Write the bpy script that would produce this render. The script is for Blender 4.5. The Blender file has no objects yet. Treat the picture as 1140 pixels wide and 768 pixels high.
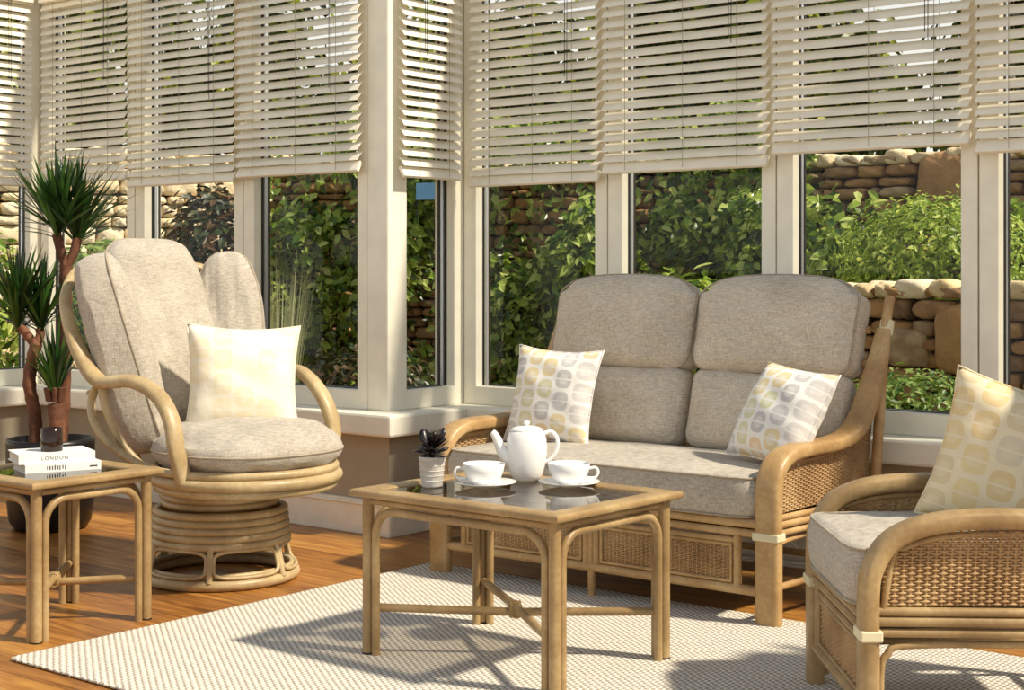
import bpy, bmesh, math, random
from mathutils import Vector, Matrix
R = math.radians
COL = bpy.context.scene.collection
PI = math.pi

# ------------------------------------------------------------------ mesh building
class MB:
    def __init__(s):
        s.v = []; s.f = []; s.sm = []
    def add(s, verts, faces, smooth=True):
        b = len(s.v); s.v += [tuple(p) for p in verts]
        for f in faces:
            s.f.append(tuple(i + b for i in f)); s.sm.append(smooth)
    def box(s, a, b, ch=0.0, M=None):
        x0, y0, z0 = a; x1, y1, z1 = b
        if ch <= 0:
            vs = [(x, y, z) for x in (x0, x1) for y in (y0, y1) for z in (z0, z1)]
            fs = [(0,1,3,2),(4,6,7,5),(0,4,5,1),(2,3,7,6),(0,2,6,4),(1,5,7,3)]
        else:
            bm = bmesh.new(); bmesh.ops.create_cube(bm, size=1)
            for v in bm.verts:
                v.co = Vector((x0 if v.co.x < 0 else x1, y0 if v.co.y < 0 else y1, z0 if v.co.z < 0 else z1))
            bmesh.ops.bevel(bm, geom=bm.edges[:], offset=ch, segments=2, profile=.5, affect='EDGES')
            bm.verts.index_update()
            vs = [v.co.copy() for v in bm.verts]; fs = [tuple(v.index for v in f.verts) for f in bm.faces]; bm.free()
        if M is not None: vs = [M @ Vector(p) for p in vs]
        s.add(vs, fs, False)
    def tube(s, pts, r, n=10, closed=False, prof=None, side=None, cap=True):
        """sweep; prof = list of (a,b) offsets (a along side, b along the other), r = scale (number or list)"""
        P = [Vector(p) for p in pts]; m = len(P)
        rr = r if isinstance(r, (list, tuple)) else [r] * m
        if prof is None: prof = [(math.cos(2*PI*k/n), math.sin(2*PI*k/n)) for k in range(n)]
        n = len(prof); T = []
        for i in range(m):
            if closed: t = P[(i+1) % m] - P[i-1]
            else: t = P[min(i+1, m-1)] - P[max(i-1, 0)]
            T.append(t.normalized() if t.length > 1e-9 else Vector((0,0,1)))
        if side is None:
            ref = Vector((0,0,1)) if abs(T[0].z) < .9 else Vector((1,0,0))
            N = (ref - T[0]*ref.dot(T[0])).normalized()
        vs = []
        for i in range(m):
            if side is not None:
                sd = Vector(side); N = (sd - T[i]*sd.dot(T[i])).normalized()
            elif i:
                N = (N - T[i]*N.dot(T[i]))
                N = N.normalized() if N.length > 1e-6 else T[i].orthogonal().normalized()
            B = T[i].cross(N)
            for a, b in prof: vs.append(P[i] + N*(a*rr[i]) + B*(b*rr[i]))
        fs = []
        for i in range(m if closed else m-1):
            j = (i+1) % m
            for k in range(n):
                l = (k+1) % n
                fs.append((i*n+k, i*n+l, j*n+l, j*n+k))
        s.add(vs, fs)
        if cap and not closed:
            s.add(vs[:n], [tuple(range(n))[::-1]], False); s.add(vs[-n:], [tuple(range(n))], False)
    def lathe(s, prof, n=32, c=(0,0,0), M=None):
        vs = []; fs = []; m = len(prof)
        for r, z in prof:
            for k in range(n):
                a = 2*PI*k/n; vs.append(Vector((c[0]+r*math.cos(a), c[1]+r*math.sin(a), c[2]+z)))
        for i in range(m-1):
            for k in range(n):
                l = (k+1) % n; fs.append((i*n+k, i*n+l, (i+1)*n+l, (i+1)*n+k))
        if M is not None: vs = [M @ p for p in vs]
        s.add(vs, fs)
    def cushion(s, size, ex=6.0, puff=.25, n=14, M=None, edge=.55, wr=0.0, seed=1, warp=None):
        """upholstered block: plan rounded by the exponent, thicker in the middle, soft edge"""
        w, d, h = size; bm = bmesh.new(); bmesh.ops.create_cube(bm, size=2)
        bmesh.ops.subdivide_edges(bm, edges=bm.edges[:], cuts=n, use_grid_fill=True)
        rnd = random.Random(seed); ph = [rnd.uniform(0, 6) for _ in range(8)]
        bm.verts.index_update(); vs = []
        for v in bm.verts:
            x, y, z = v.co
            # square to rounded square
            g = (abs(x)**ex + abs(y)**ex)**(1/ex); mx = max(abs(x), abs(y))
            k = mx/g if g > 1e-6 else 1
            X, Y = x*k, y*k
            e = max(abs(x), abs(y))
            hz = 1 + puff*(1-x*x)*(1-y*y) - (1-edge)*max(0, (e-.72)/.28)**2.2
            rim = 1 + .035*(1-z*z)
            px = X*w/2*rim; py = Y*d/2*rim; pz = z*h/2*hz
            if wr:
                pz += wr*(z if abs(z) > .99 else 0)*(math.sin(x*9+y*5+ph[0])*.5+math.sin(y*13-x*4+ph[1])*.35+math.sin(x*21+ph[2])*.2)
            p = Vector((px, py, pz))
            if warp: p = Vector(warp(p, (x, y, z)))
            vs.append(M @ p if M is not None else p)
        fs = [tuple(v.index for v in f.verts) for f in bm.faces]; bm.free()
        s.add(vs, fs)

def catmull(pts, seg=8, closed=False):
    P = [Vector(p) for p in pts]; m = len(P); out = []
    rng = m if closed else m-1
    for i in range(rng):
        if closed: a, b, c, d = P[i-1], P[i], P[(i+1) % m], P[(i+2) % m]
        else: a, b, c, d = P[max(i-1, 0)], P[i], P[i+1], P[min(i+2, m-1)]
        for k in range(seg):
            t = k/seg
            out.append(.5*((2*b)+(c-a)*t+(2*a-5*b+4*c-d)*t*t+(3*b-a-3*c+d)*t**3))
    if not closed: out.append(P[-1])
    return out

def bar_profile(w, t, n=20, e=4.0):
    out = []
    for k in range(n):
        a = 2*PI*k/n; c, q = math.cos(a), math.sin(a)
        out.append((math.copysign(abs(c)**(2/e), c)*w/2, math.copysign(abs(q)**(2/e), q)*t/2))
    return out

def obj(name, mb, mat, parent=None, label=None):
    me = bpy.data.meshes.new(name); me.from_pydata(mb.v, [], mb.f)
    me.polygons.foreach_set('use_smooth', mb.sm); me.materials.append(mat); me.update()
    bm = bmesh.new(); bm.from_mesh(me); bmesh.ops.recalc_face_normals(bm, faces=bm.faces[:]); bm.to_mesh(me); bm.free()
    o = bpy.data.objects.new(name, me); COL.objects.link(o)
    if parent: o.parent = parent
    if label: o['label'] = label
    return o
def tag(o, label, cat, group=None, kind=None):
    o['label'] = label; o['category'] = cat
    if group: o['group'] = group
    if kind: o['kind'] = kind
    return o
def thing(name, label, cat, loc=(0,0,0), rz=0, group=None):
    o = bpy.data.objects.new(name, None); COL.objects.link(o); o.empty_display_size = .1
    o.location = loc; o.rotation_euler = (0, 0, rz)
    return tag(o, label, cat, group)
def struct(name, mb, mat, label, cat='room part'):
    o = obj(name, mb, mat); o['kind'] = 'structure'; o['label'] = label; o['category'] = cat
    return o
def copy_tree(o, parent=None):
    c = o.copy(); COL.objects.link(c)
    if parent: c.parent = parent
    for ch in list(o.children): copy_tree(ch, c)
    return c

# ------------------------------------------------------------------ materials
def newmat(name):
    m = bpy.data.materials.new(name); m.use_nodes = True
    nt = m.node_tree; return m, nt, nt.nodes['Principled BSDF']
def nd(nt, t, **kw):
    n = nt.nodes.new(t)
    for k, v in kw.items():
        if k == 'op': n.operation = v
        else: setattr(n, k, v)
    return n
def srgb(r, g, b):
    f = lambda c: (c/255/12.92) if c/255 <= .04045 else ((c/255+.055)/1.055)**2.4
    return (f(r), f(g), f(b), 1)
def ramp(nt, stops):
    n = nt.nodes.new('ShaderNodeValToRGB'); e = n.color_ramp.elements
    while len(e) < len(stops): e.new(.5)
    for i, (p, c) in enumerate(stops): e[i].position = p; e[i].color = c
    return n
def math_(nt, op, a, b=None, c=None):
    n = nt.nodes.new('ShaderNodeMath'); n.operation = op
    for i, x in enumerate((a, b, c)):
        if x is None: continue
        if isinstance(x, (int, float)): n.inputs[i].default_value = x
        else: nt.links.new(x, n.inputs[i])
    return n.outputs[0]
def plain(name, c, rough=.5, spec=.5, metal=0):
    m, nt, b = newmat(name); b.inputs['Base Color'].default_value = c; b.inputs['Roughness'].default_value = rough
    b.inputs['Specular IOR Level'].default_value = spec; b.inputs['Metallic'].default_value = metal
    # slight unevenness so the surface is not a flat colour
    tc = nd(nt, 'ShaderNodeTexCoord'); no = nd(nt, 'ShaderNodeTexNoise'); no.inputs['Scale'].default_value = 9
    nt.links.new(tc.outputs['Object'], no.inputs['Vector'])
    r = ramp(nt, [(.3, tuple(x*.94 for x in c[:3])+(1,)), (.7, tuple(min(1, x*1.05) for x in c[:3])+(1,))])
    nt.links.new(no.outputs['Fac'], r.inputs['Fac']); nt.links.new(r.outputs['Color'], b.inputs['Base Color'])
    return m
def cane(name, c1, c2, c3, rough=.42):
    m, nt, b = newmat(name); tc = nd(nt, 'ShaderNodeTexCoord')
    n1 = nd(nt, 'ShaderNodeTexNoise'); n1.inputs['Scale'].default_value = 6; n1.inputs['Detail'].default_value = 4
    n2 = nd(nt, 'ShaderNodeTexNoise'); n2.inputs['Scale'].default_value = 70; n2.inputs['Detail'].default_value = 3
    nt.links.new(tc.outputs['Object'], n1.inputs['Vector']); nt.links.new(tc.outputs['Object'], n2.inputs['Vector'])
    f = math_(nt, 'ADD', math_(nt, 'MULTIPLY', n1.outputs['Fac'], .75), math_(nt, 'MULTIPLY', n2.outputs['Fac'], .25))
    r = ramp(nt, [(.3, c1), (.5, c2), (.68, c3)]); nt.links.new(f, r.inputs['Fac'])
    nt.links.new(r.outputs['Color'], b.inputs['Base Color']); b.inputs['Roughness'].default_value = rough
    bp = nd(nt, 'ShaderNodeBump'); bp.inputs['Strength'].default_value = .12; bp.inputs['Distance'].default_value = .004
    nt.links.new(n2.outputs['Fac'], bp.inputs['Height']); nt.links.new(bp.outputs['Normal'], b.inputs['Normal'])
    return m
def fabric(name, c1, c2, scale=330):
    m, nt, b = newmat(name); tc = nd(nt, 'ShaderNodeTexCoord')
    def streak(sx, sy, sz):
        mp = nd(nt, 'ShaderNodeMapping'); mp.inputs['Scale'].default_value = (sx, sy, sz)
        nt.links.new(tc.outputs['Object'], mp.inputs['Vector'])
        n = nd(nt, 'ShaderNodeTexNoise'); n.inputs['Scale'].default_value = 1; n.inputs['Detail'].default_value = 2
        nt.links.new(mp.outputs['Vector'], n.inputs['Vector']); return n.outputs['Fac']
    a = streak(scale, scale, scale*.12); c = streak(scale*.12, scale*.12, scale)
    big = streak(5, 5, 5)
    f = math_(nt, 'ADD', math_(nt, 'MULTIPLY', a, .5), math_(nt, 'MULTIPLY', c, .5))
    f2 = math_(nt, 'ADD', math_(nt, 'MULTIPLY', f, .8), math_(nt, 'MULTIPLY', big, .2))
    r = ramp(nt, [(.36, c1), (.62, c2)]); nt.links.new(f2, r.inputs['Fac'])
    nt.links.new(r.outputs['Color'], b.inputs['Base Color']); b.inputs['Roughness'].default_value = .95
    b.inputs['Specular IOR Level'].default_value = .15; b.inputs['Sheen Weight'].default_value = .15
    soft = nd(nt, 'ShaderNodeTexNoise'); soft.inputs['Scale'].default_value = 11; soft.inputs['Detail'].default_value = 3
    soft.inputs['Distortion'].default_value = .6; nt.links.new(tc.outputs['Object'], soft.inputs['Vector'])
    b1 = nd(nt, 'ShaderNodeBump'); b1.inputs['Strength'].default_value = .35; b1.inputs['Distance'].default_value = .02
    nt.links.new(soft.outputs['Fac'], b1.inputs['Height'])
    b2 = nd(nt, 'ShaderNodeBump'); b2.inputs['Strength'].default_value = .5; b2.inputs['Distance'].default_value = .002
    nt.links.new(f, b2.inputs['Height']); nt.links.new(b1.outputs['Normal'], b2.inputs['Normal'])
    nt.links.new(b2.outputs['Normal'], b.inputs['Normal'])
    return m
def leafmat(name, cols, trans=.35, rough=.4):
    m, nt, b = newmat(name); g = nd(nt, 'ShaderNodeNewGeometry')
    k = len(cols); r = ramp(nt, [(i/(k-1) if k > 1 else 0, c) for i, c in enumerate(cols)])
    nt.links.new(g.outputs['Random Per Island'], r.inputs['Fac']); nt.links.new(r.outputs['Color'], b.inputs['Base Color'])
    b.inputs['Roughness'].default_value = rough; b.inputs['Specular IOR Level'].default_value = .6
    tr = nd(nt, 'ShaderNodeBsdfTranslucent'); mx = nd(nt, 'ShaderNodeMixShader'); mx.inputs[0].default_value = trans
    hs = nd(nt, 'ShaderNodeHueSaturation'); hs.inputs['Value'].default_value = 1.5; hs.inputs['Hue'].default_value = .48
    nt.links.new(r.outputs['Color'], hs.inputs['Color']); nt.links.new(hs.outputs['Color'], tr.inputs['Color'])
    nt.links.new(b.outputs[0], mx.inputs[1]); nt.links.new(tr.outputs[0], mx.inputs[2])
    nt.links.new(mx.outputs[0], nt.nodes['Material Output'].inputs['Surface'])
    return m
def glass(name, tint, ior=1.45, rough=0.0, extra=0.0):
    m, nt, b = newmat(name); nt.nodes.remove(b)
    t = nd(nt, 'ShaderNodeBsdfTransparent'); t.inputs['Color'].default_value = tint
    g = nd(nt, 'ShaderNodeBsdfGlossy'); g.inputs['Roughness'].default_value = rough
    f = nd(nt, 'ShaderNodeFresnel'); f.inputs['IOR'].default_value = ior
    mx = nd(nt, 'ShaderNodeMixShader'); ge = nd(nt, 'ShaderNodeNewGeometry')
    # reflect on the entering face only, so the thin sheet does not trap light inside
    nt.links.new(math_(nt, 'MULTIPLY', math_(nt, 'ADD', f.outputs[0], extra), math_(nt, 'SUBTRACT', 1, ge.outputs['Backfacing'])), mx.inputs[0])
    nt.links.new(t.outputs[0], mx.inputs[1]); nt.links.new(g.outputs[0], mx.inputs[2])
    nt.links.new(mx.outputs[0], nt.nodes['Material Output'].inputs['Surface'])
    return m

CANE = cane('cane_honey', srgb(132,106,68), srgb(160,132,90), srgb(186,161,116))
CANE_R = cane('cane_pale', srgb(150,127,90), srgb(178,155,114), srgb(202,183,145))
CANE_S = cane('cane_warm', srgb(146,112,70), srgb(176,142,94), srgb(199,170,123))
WICK = cane('wicker', srgb(138,104,66), srgb(172,138,94), srgb(200,170,124), .55)
BAND = plain('binding_cream', srgb(222,212,178), .5)
FAB = fabric('linen_taupe', srgb(168,155,138), srgb(221,210,193))
FABL = fabric('linen_pale', srgb(150,141,128), srgb(197,189,176))
PIPE = fabric('piping_fabric', srgb(140,128,110), srgb(180,168,150))
FRAME = plain('window_cream', srgb(240,235,218), .38)
SILLM = plain('sill_cream', srgb(240,235,220), .4)
WALLM = plain('wall_taupe', srgb(170,158,138), .8, .2)
SKIRT = plain('skirting_cream', srgb(236,231,216), .45)
SLAT = plain('blind_slat', srgb(238,231,214), .5)
CORD = plain('blind_cord', srgb(150,140,120), .8)
RUBBER = plain('gasket_black', srgb(28,26,24), .5)
SPACER = plain('spacer_silver', srgb(205,210,218), .3, .5, .7)
CERAM = plain('white_ceramic', srgb(244,243,241), .12)
DARKPOT = plain('black_glaze', srgb(20,17,16), .35, .35)
SOIL = plain('soil', srgb(50,36,26), .9)
BARK = cane('plant_bark', srgb(64,38,26), srgb(104,64,42), srgb(142,94,66), .8)
WHITEBK = plain('book_white', srgb(236,236,234), .5)
PAGES = plain('book_pages', srgb(214,206,190), .8)
INK = plain('ink_grey', srgb(70,66,66), .6)
PANE = glass('window_glass', (.98,.985,.98,1), 1.3)
TGLASS = glass('table_glass', (.62,.60,.57,1), 1.55, .01, .06)
CABLE = plain('cable_white', srgb(230,226,216), .5)
BLUE = plain('blue_board', srgb(120,180,232), .5)
DARKMETAL = plain('swivel_black', srgb(30,26,22), .4, .5)

def floor_mat():
    m, nt, b = newmat('oak_floor'); tc = nd(nt, 'ShaderNodeTexCoord')
    br = nd(nt, 'ShaderNodeTexBrick'); br.offset = .37; br.inputs['Scale'].default_value = 1
    br.inputs['Brick Width'].default_value = 1.3; br.inputs['Row Height'].default_value = .125
    br.inputs['Mortar Size'].default_value = .0015; br.inputs['Mortar'].default_value = srgb(70,38,18)
    br.inputs['Color1'].default_value = (0,0,0,1); br.inputs['Color2'].default_value = (1,1,1,1)
    nt.links.new(tc.outputs['Object'], br.inputs['Vector'])
    mp = nd(nt, 'ShaderNodeMapping'); mp.inputs['Scale'].default_value = (2.2, 26, 1)
    nt.links.new(tc.outputs['Object'], mp.inputs['Vector'])
    no = nd(nt, 'ShaderNodeTexNoise'); no.inputs['Scale'].default_value = 1.6; no.inputs['Detail'].default_value = 6; no.inputs['Distortion'].default_value = .8
    nt.links.new(mp.outputs['Vector'], no.inputs['Vector'])
    sp = nd(nt, 'ShaderNodeSeparateColor'); nt.links.new(br.outputs['Color'], sp.inputs[0])
    f = math_(nt, 'ADD', math_(nt, 'MULTIPLY', no.outputs['Fac'], .75), math_(nt, 'MULTIPLY', sp.outputs[0], .25))
    r = ramp(nt, [(.28, srgb(104,62,26)), (.5, srgb(160,106,48)), (.75, srgb(198,146,74))]); nt.links.new(f, r.inputs['Fac'])
    mx = nd(nt, 'ShaderNodeMix', data_type='RGBA'); nt.links.new(br.outputs['Fac'], mx.inputs[0])
    nt.links.new(r.outputs['Color'], mx.inputs[6]); mx.inputs[7].default_value = srgb(84,46,20)
    nt.links.new(mx.outputs[2], b.inputs['Base Color']); b.inputs['Roughness'].default_value = .38
    bp = nd(nt, 'ShaderNodeBump'); bp.inputs['Strength'].default_value = .15; bp.inputs['Distance'].default_value = .003
    nt.links.new(no.outputs['Fac'], bp.inputs['Height']); nt.links.new(bp.outputs['Normal'], b.inputs['Normal'])
    return m
def rug_mat():
    m, nt, b = newmat('woven_rug'); tc = nd(nt, 'ShaderNodeTexCoord'); s = nd(nt, 'ShaderNodeSeparateXYZ')
    nt.links.new(tc.outputs['Object'], s.inputs[0]); x, y = s.outputs[0], s.outputs[1]
    # rows of slanted stitches: dashes in lines along y, every other row leaning the other way
    row = math_(nt, 'MULTIPLY', x, 1/.016); ri = math_(nt, 'FLOOR', row); rf = math_(nt, 'SUBTRACT', math_(nt, 'FRACT', row), .5)
    off = math_(nt, 'MULTIPLY', ri, .5)
    st = math_(nt, 'FRACT', math_(nt, 'ADD', math_(nt, 'ADD', math_(nt, 'MULTIPLY', y, 1/.022), off), math_(nt, 'MULTIPLY', rf, .45)))
    sd = math_(nt, 'ABSOLUTE', math_(nt, 'SUBTRACT', st, .5))
    h = math_(nt, 'MULTIPLY', math_(nt, 'SUBTRACT', 1, math_(nt, 'MULTIPLY', math_(nt, 'ABSOLUTE', rf), 1.6)), math_(nt, 'SUBTRACT', 1, math_(nt, 'MULTIPLY', sd, 1.7)))
    no = nd(nt, 'ShaderNodeTexNoise'); no.inputs['Scale'].default_value = 160; nt.links.new(tc.outputs['Object'], no.inputs['Vector'])
    f = math_(nt, 'ADD', h, math_(nt, 'MULTIPLY', math_(nt, 'SUBTRACT', no.outputs['Fac'], .5), .5))
    r = ramp(nt, [(.06, srgb(150,138,122)), (.28, srgb(208,200,187)), (.55, srgb(234,229,219))]); nt.links.new(f, r.inputs['Fac'])
    nt.links.new(r.outputs['Color'], b.inputs['Base Color']); b.inputs['Roughness'].default_value = .95; b.inputs['Specular IOR Level'].default_value = .1
    bp = nd(nt, 'ShaderNodeBump'); bp.inputs['Strength'].default_value = .8; bp.inputs['Distance'].default_value = .006
    nt.links.new(f, bp.inputs['Height']); nt.links.new(bp.outputs['Normal'], b.inputs['Normal'])
    return m
def pillow_mat(name, ground, cols, cell, strength, hsplit=True):
    m, nt, b = newmat(name); tc = nd(nt, 'ShaderNodeTexCoord'); s = nd(nt, 'ShaderNodeSeparateXYZ')
    nt.links.new(tc.outputs['Object'], s.inputs[0])
    gx = math_(nt, 'ADD', math_(nt, 'MULTIPLY', s.outputs[0], 1/cell), 20.5); gz = math_(nt, 'ADD', math_(nt, 'MULTIPLY', s.outputs[2], 1/(cell*1.15)), 20.3)
    ix = math_(nt, 'FLOOR', gx); gz = math_(nt, 'ADD', gz, math_(nt, 'MULTIPLY', math_(nt, 'MODULO', ix, 2), .5)); iz = math_(nt, 'FLOOR', gz)
    fx = math_(nt, 'ABSOLUTE', math_(nt, 'SUBTRACT', math_(nt, 'FRACT', gx), .5)); fz = math_(nt, 'ABSOLUTE', math_(nt, 'SUBTRACT', math_(nt, 'FRACT', gz), .5))
    d = math_(nt, 'POWER', math_(nt, 'ADD', math_(nt, 'POWER', math_(nt, 'MULTIPLY', fx, 2), 3.2), math_(nt, 'POWER', math_(nt, 'MULTIPLY', fz, 2), 3.2)), 1/3.2)
    cell_mask = math_(nt, 'LESS_THAN', d, .84)
    rings = math_(nt, 'ADD', .58, math_(nt, 'MULTIPLY', math_(nt, 'GREATER_THAN', d, .46), .42))
    split = math_(nt, 'GREATER_THAN', fz, .035)
    mask = math_(nt, 'MULTIPLY', math_(nt, 'MULTIPLY', cell_mask, rings), math_(nt, 'MULTIPLY', split, strength))
    cb = nd(nt, 'ShaderNodeCombineXYZ'); nt.links.new(ix, cb.inputs[0]); nt.links.new(iz, cb.inputs[1])
    wn = nd(nt, 'ShaderNodeTexWhiteNoise'); nt.links.new(cb.outputs[0], wn.inputs['Vector'])
    r = ramp(nt, [(i/len(cols), c) for i, c in enumerate(cols)]); r.color_ramp.interpolation = 'CONSTANT'
    nt.links.new(wn.outputs['Value'], r.inputs['Fac'])
    mx = nd(nt, 'ShaderNodeMix', data_type='RGBA'); nt.links.new(mask, mx.inputs[0]); mx.inputs[6].default_value = ground
    nt.links.new(r.outputs['Color'], mx.inputs[7]); nt.links.new(mx.outputs[2], b.inputs['Base Color'])
    b.inputs['Roughness'].default_value = .9; b.inputs['Specular IOR Level'].default_value = .15
    no = nd(nt, 'ShaderNodeTexNoise'); no.inputs['Scale'].default_value = 14; nt.links.new(tc.outputs['Object'], no.inputs['Vector'])
    bp = nd(nt, 'ShaderNodeBump'); bp.inputs['Strength'].default_value = .3; bp.inputs['Distance'].default_value = .015
    nt.links.new(no.outputs['Fac'], bp.inputs['Height']); nt.links.new(bp.outputs['Normal'], b.inputs['Normal'])
    return m
def stone_mat(name, cols):
    m, nt, b = newmat(name); g = nd(nt, 'ShaderNodeNewGeometry'); tc = nd(nt, 'ShaderNodeTexCoord')
    no = nd(nt, 'ShaderNodeTexNoise'); no.inputs['Scale'].default_value = 14; no.inputs['Detail'].default_value = 6
    nt.links.new(tc.outputs['Object'], no.inputs['Vector'])
    f = math_(nt, 'ADD', math_(nt, 'MULTIPLY', g.outputs['Random Per Island'], .7), math_(nt, 'MULTIPLY', no.outputs['Fac'], .4))
    r = ramp(nt, [(i/(len(cols)-1), c) for i, c in enumerate(cols)]); nt.links.new(f, r.inputs['Fac'])
    nt.links.new(r.outputs['Color'], b.inputs['Base Color']); b.inputs['Roughness'].default_value = .9
    bp = nd(nt, 'ShaderNodeBump'); bp.inputs['Strength'].default_value = .7; bp.inputs['Distance'].default_value = .03
    nt.links.new(no.outputs['Fac'], bp.inputs['Height']); nt.links.new(bp.outputs['Normal'], b.inputs['Normal'])
    return m
FLOORM = floor_mat(); RUGM = rug_mat()
PIL_W = pillow_mat('pillow_white_print', srgb(236,233,228), [srgb(176,172,172), srgb(222,198,132), srgb(196,192,190), srgb(226,190,140), srgb(206,202,150), srgb(186,184,186)], .074, .7)
PIL_C = pillow_mat('pillow_cream_print', srgb(234,227,209), [srgb(234,214,162), srgb(246,238,220), srgb(232,214,168), srgb(240,232,214)], .08, .4)
PIL_Y = pillow_mat('pillow_ochre_print', srgb(232,219,188), [srgb(216,180,104), srgb(206,186,140), srgb(222,196,126), srgb(200,192,174)], .08, .5)
STONE_W = stone_mat('stone_brown', [srgb(96,66,46), srgb(150,110,74), srgb(186,146,100), srgb(128,100,80), srgb(206,180,140)])
STONE_P = stone_mat('stone_pale', [srgb(200,176,132), srgb(226,206,168), srgb(236,222,196), srgb(216,186,130)])
MORTAR = plain('wall_core', srgb(66,52,40), .95, .1)
IVY = leafmat('ivy_leaf', [srgb(30,50,16), srgb(84,118,36), srgb(158,186,76), srgb(222,230,146)], .45, .3)
HEDGE = leafmat('hedge_leaf', [srgb(70,100,30), srgb(146,174,64), srgb(206,220,118)], .45)
SHRUB = leafmat('shrub_leaf', [srgb(58,92,30), srgb(110,144,60), srgb(170,190,110)], .4)
DARKLF = leafmat('dark_shrub_leaf', [srgb(22,36,18), srgb(40,58,26), srgb(96,64,40), srgb(60,80,40)], .2)
TREELF = leafmat('tree_leaf', [srgb(20,32,10), srgb(34,50,14), srgb(84,104,28), srgb(170,180,60)], .4)
PALEGR = leafmat('pale_grass', [srgb(150,156,110), srgb(196,196,156)], .4)
DRAC = leafmat('dracaena_leaf', [srgb(18,40,16), srgb(30,62,24), srgb(52,92,36), srgb(78,118,50)], .15, .35)
SUCC = leafmat('dark_succulent', [srgb(22,16,18), srgb(34,26,26)], .02, .35)
TRUNK = plain('tree_trunk', srgb(70,54,40), .95)
GROUND = plain('garden_ground', srgb(120,112,84), .95, .1)

# ------------------------------------------------------------------ the room
def slab(a, b, ch=0):
    m = MB(); m.box(a, b, ch); return m
struct('floor', slab((-7.5, .2, -.06), (1.2, 5.45, 0)), FLOORM, 'orange brown oak plank floor', 'floor')
struct('wall_left', slab((-7.4, 4.79, 0), (-4.515, 4.97, .46)), WALLM, 'low taupe wall under the left windows', 'wall')
struct('wall_return', slab((-4.7, 4.97, 0), (-4.515, 5.296, .46)), WALLM, 'short taupe return wall at the corner', 'wall')
struct('wall_right', slab((-4.7, 5.296, 0), (1.2, 5.48, .46)), WALLM, 'low taupe wall under the right windows', 'wall')
struct('wall_end', slab((-7.4, 2.2, 0), (-7.06, 4.79, .46)), WALLM, 'low taupe wall at the far left end', 'wall')
def sill(name, a, b, label):
    struct(name, slab(a, b, .012), SILLM, label, 'window sill')
sill('trim_1', (-7.16, 4.714, .436), (-4.44, 4.96, .532), 'deep cream window sill along the left windows')
sill('trim_2', (-4.69, 4.955, .437), (-4.441, 5.226, .531), 'short cream sill of the return window')
sill('trim_3', (-4.66, 5.221, .436), (1.2, 5.47, .532), 'cream window sill behind the sofa')
sill('trim_4', (-7.27, 2.2, .437), (-7.0, 4.72, .531), 'cream sill of the far left window')
def skirt(name, a, b, axis, label):
    m = MB(); m.box(a, b, .003)
    (x0, y0, z0), (x1, y1, z1) = a, b
    if axis == 'x': m.tube([(x0, y0, z1-.018), (x1, y0, z1-.018)], .008, 8)
    else: m.tube([(x1, y0, z1-.018), (x1, y1, z1-.018)], .008, 8)
    struct(name, m, SKIRT, label, 'baseboard')
skirt('baseboard_left', (-7.06, 4.77, 0), (-4.496, 4.792, .152), 'x', 'tall cream baseboard under the left windows')
skirt('baseboard_return', (-4.517, 4.772, 0), (-4.4955, 5.28, .1515), 'y', 'cream baseboard on the short return wall')
skirt('baseboard_right', (-4.515, 5.276, 0), (1.2, 5.298, .152), 'x', 'cream baseboard behind the sofa')
skirt('baseboard_end', (-7.062, 2.2, 0), (-7.04, 4.775, .1515), 'y', 'cream baseboard at the far left end')
ZT = 2.62
struct('trim_5', slab((-7.3, 4.80, ZT), (-4.56, 4.97, ZT+.16), .01), FRAME, 'cream head beam over the left windows', 'beam')
struct('trim_6', slab((-4.68, 4.97, ZT), (-4.56, 5.33, ZT+.16), .01), FRAME, 'cream head beam over the return window', 'beam')
struct('trim_7', slab((-4.68, 5.33, ZT), (1.2, 5.48, ZT+.16), .01), FRAME, 'cream head beam over the right windows', 'beam')
struct('trim_8', slab((-7.3, 2.2, ZT), (-7.14, 4.80, ZT+.16), .01), FRAME, 'cream head beam over the far left window', 'beam')
struct('trim_9', slab((-4.70, 4.845, .53), (-4.575, 4.97, ZT), .008), FRAME, 'cream corner post between left and return windows', 'post')
struct('trim_10', slab((-7.28, 4.86, .53), (-7.152, 4.99, ZT), .008), FRAME, 'cream post in the far left inner corner', 'post')
struct('trim_11', slab((-4.70, 5.346, .53), (-4.582, 5.48, ZT), .008), FRAME, 'cream post in the inner corner by the sofa', 'post')

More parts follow.
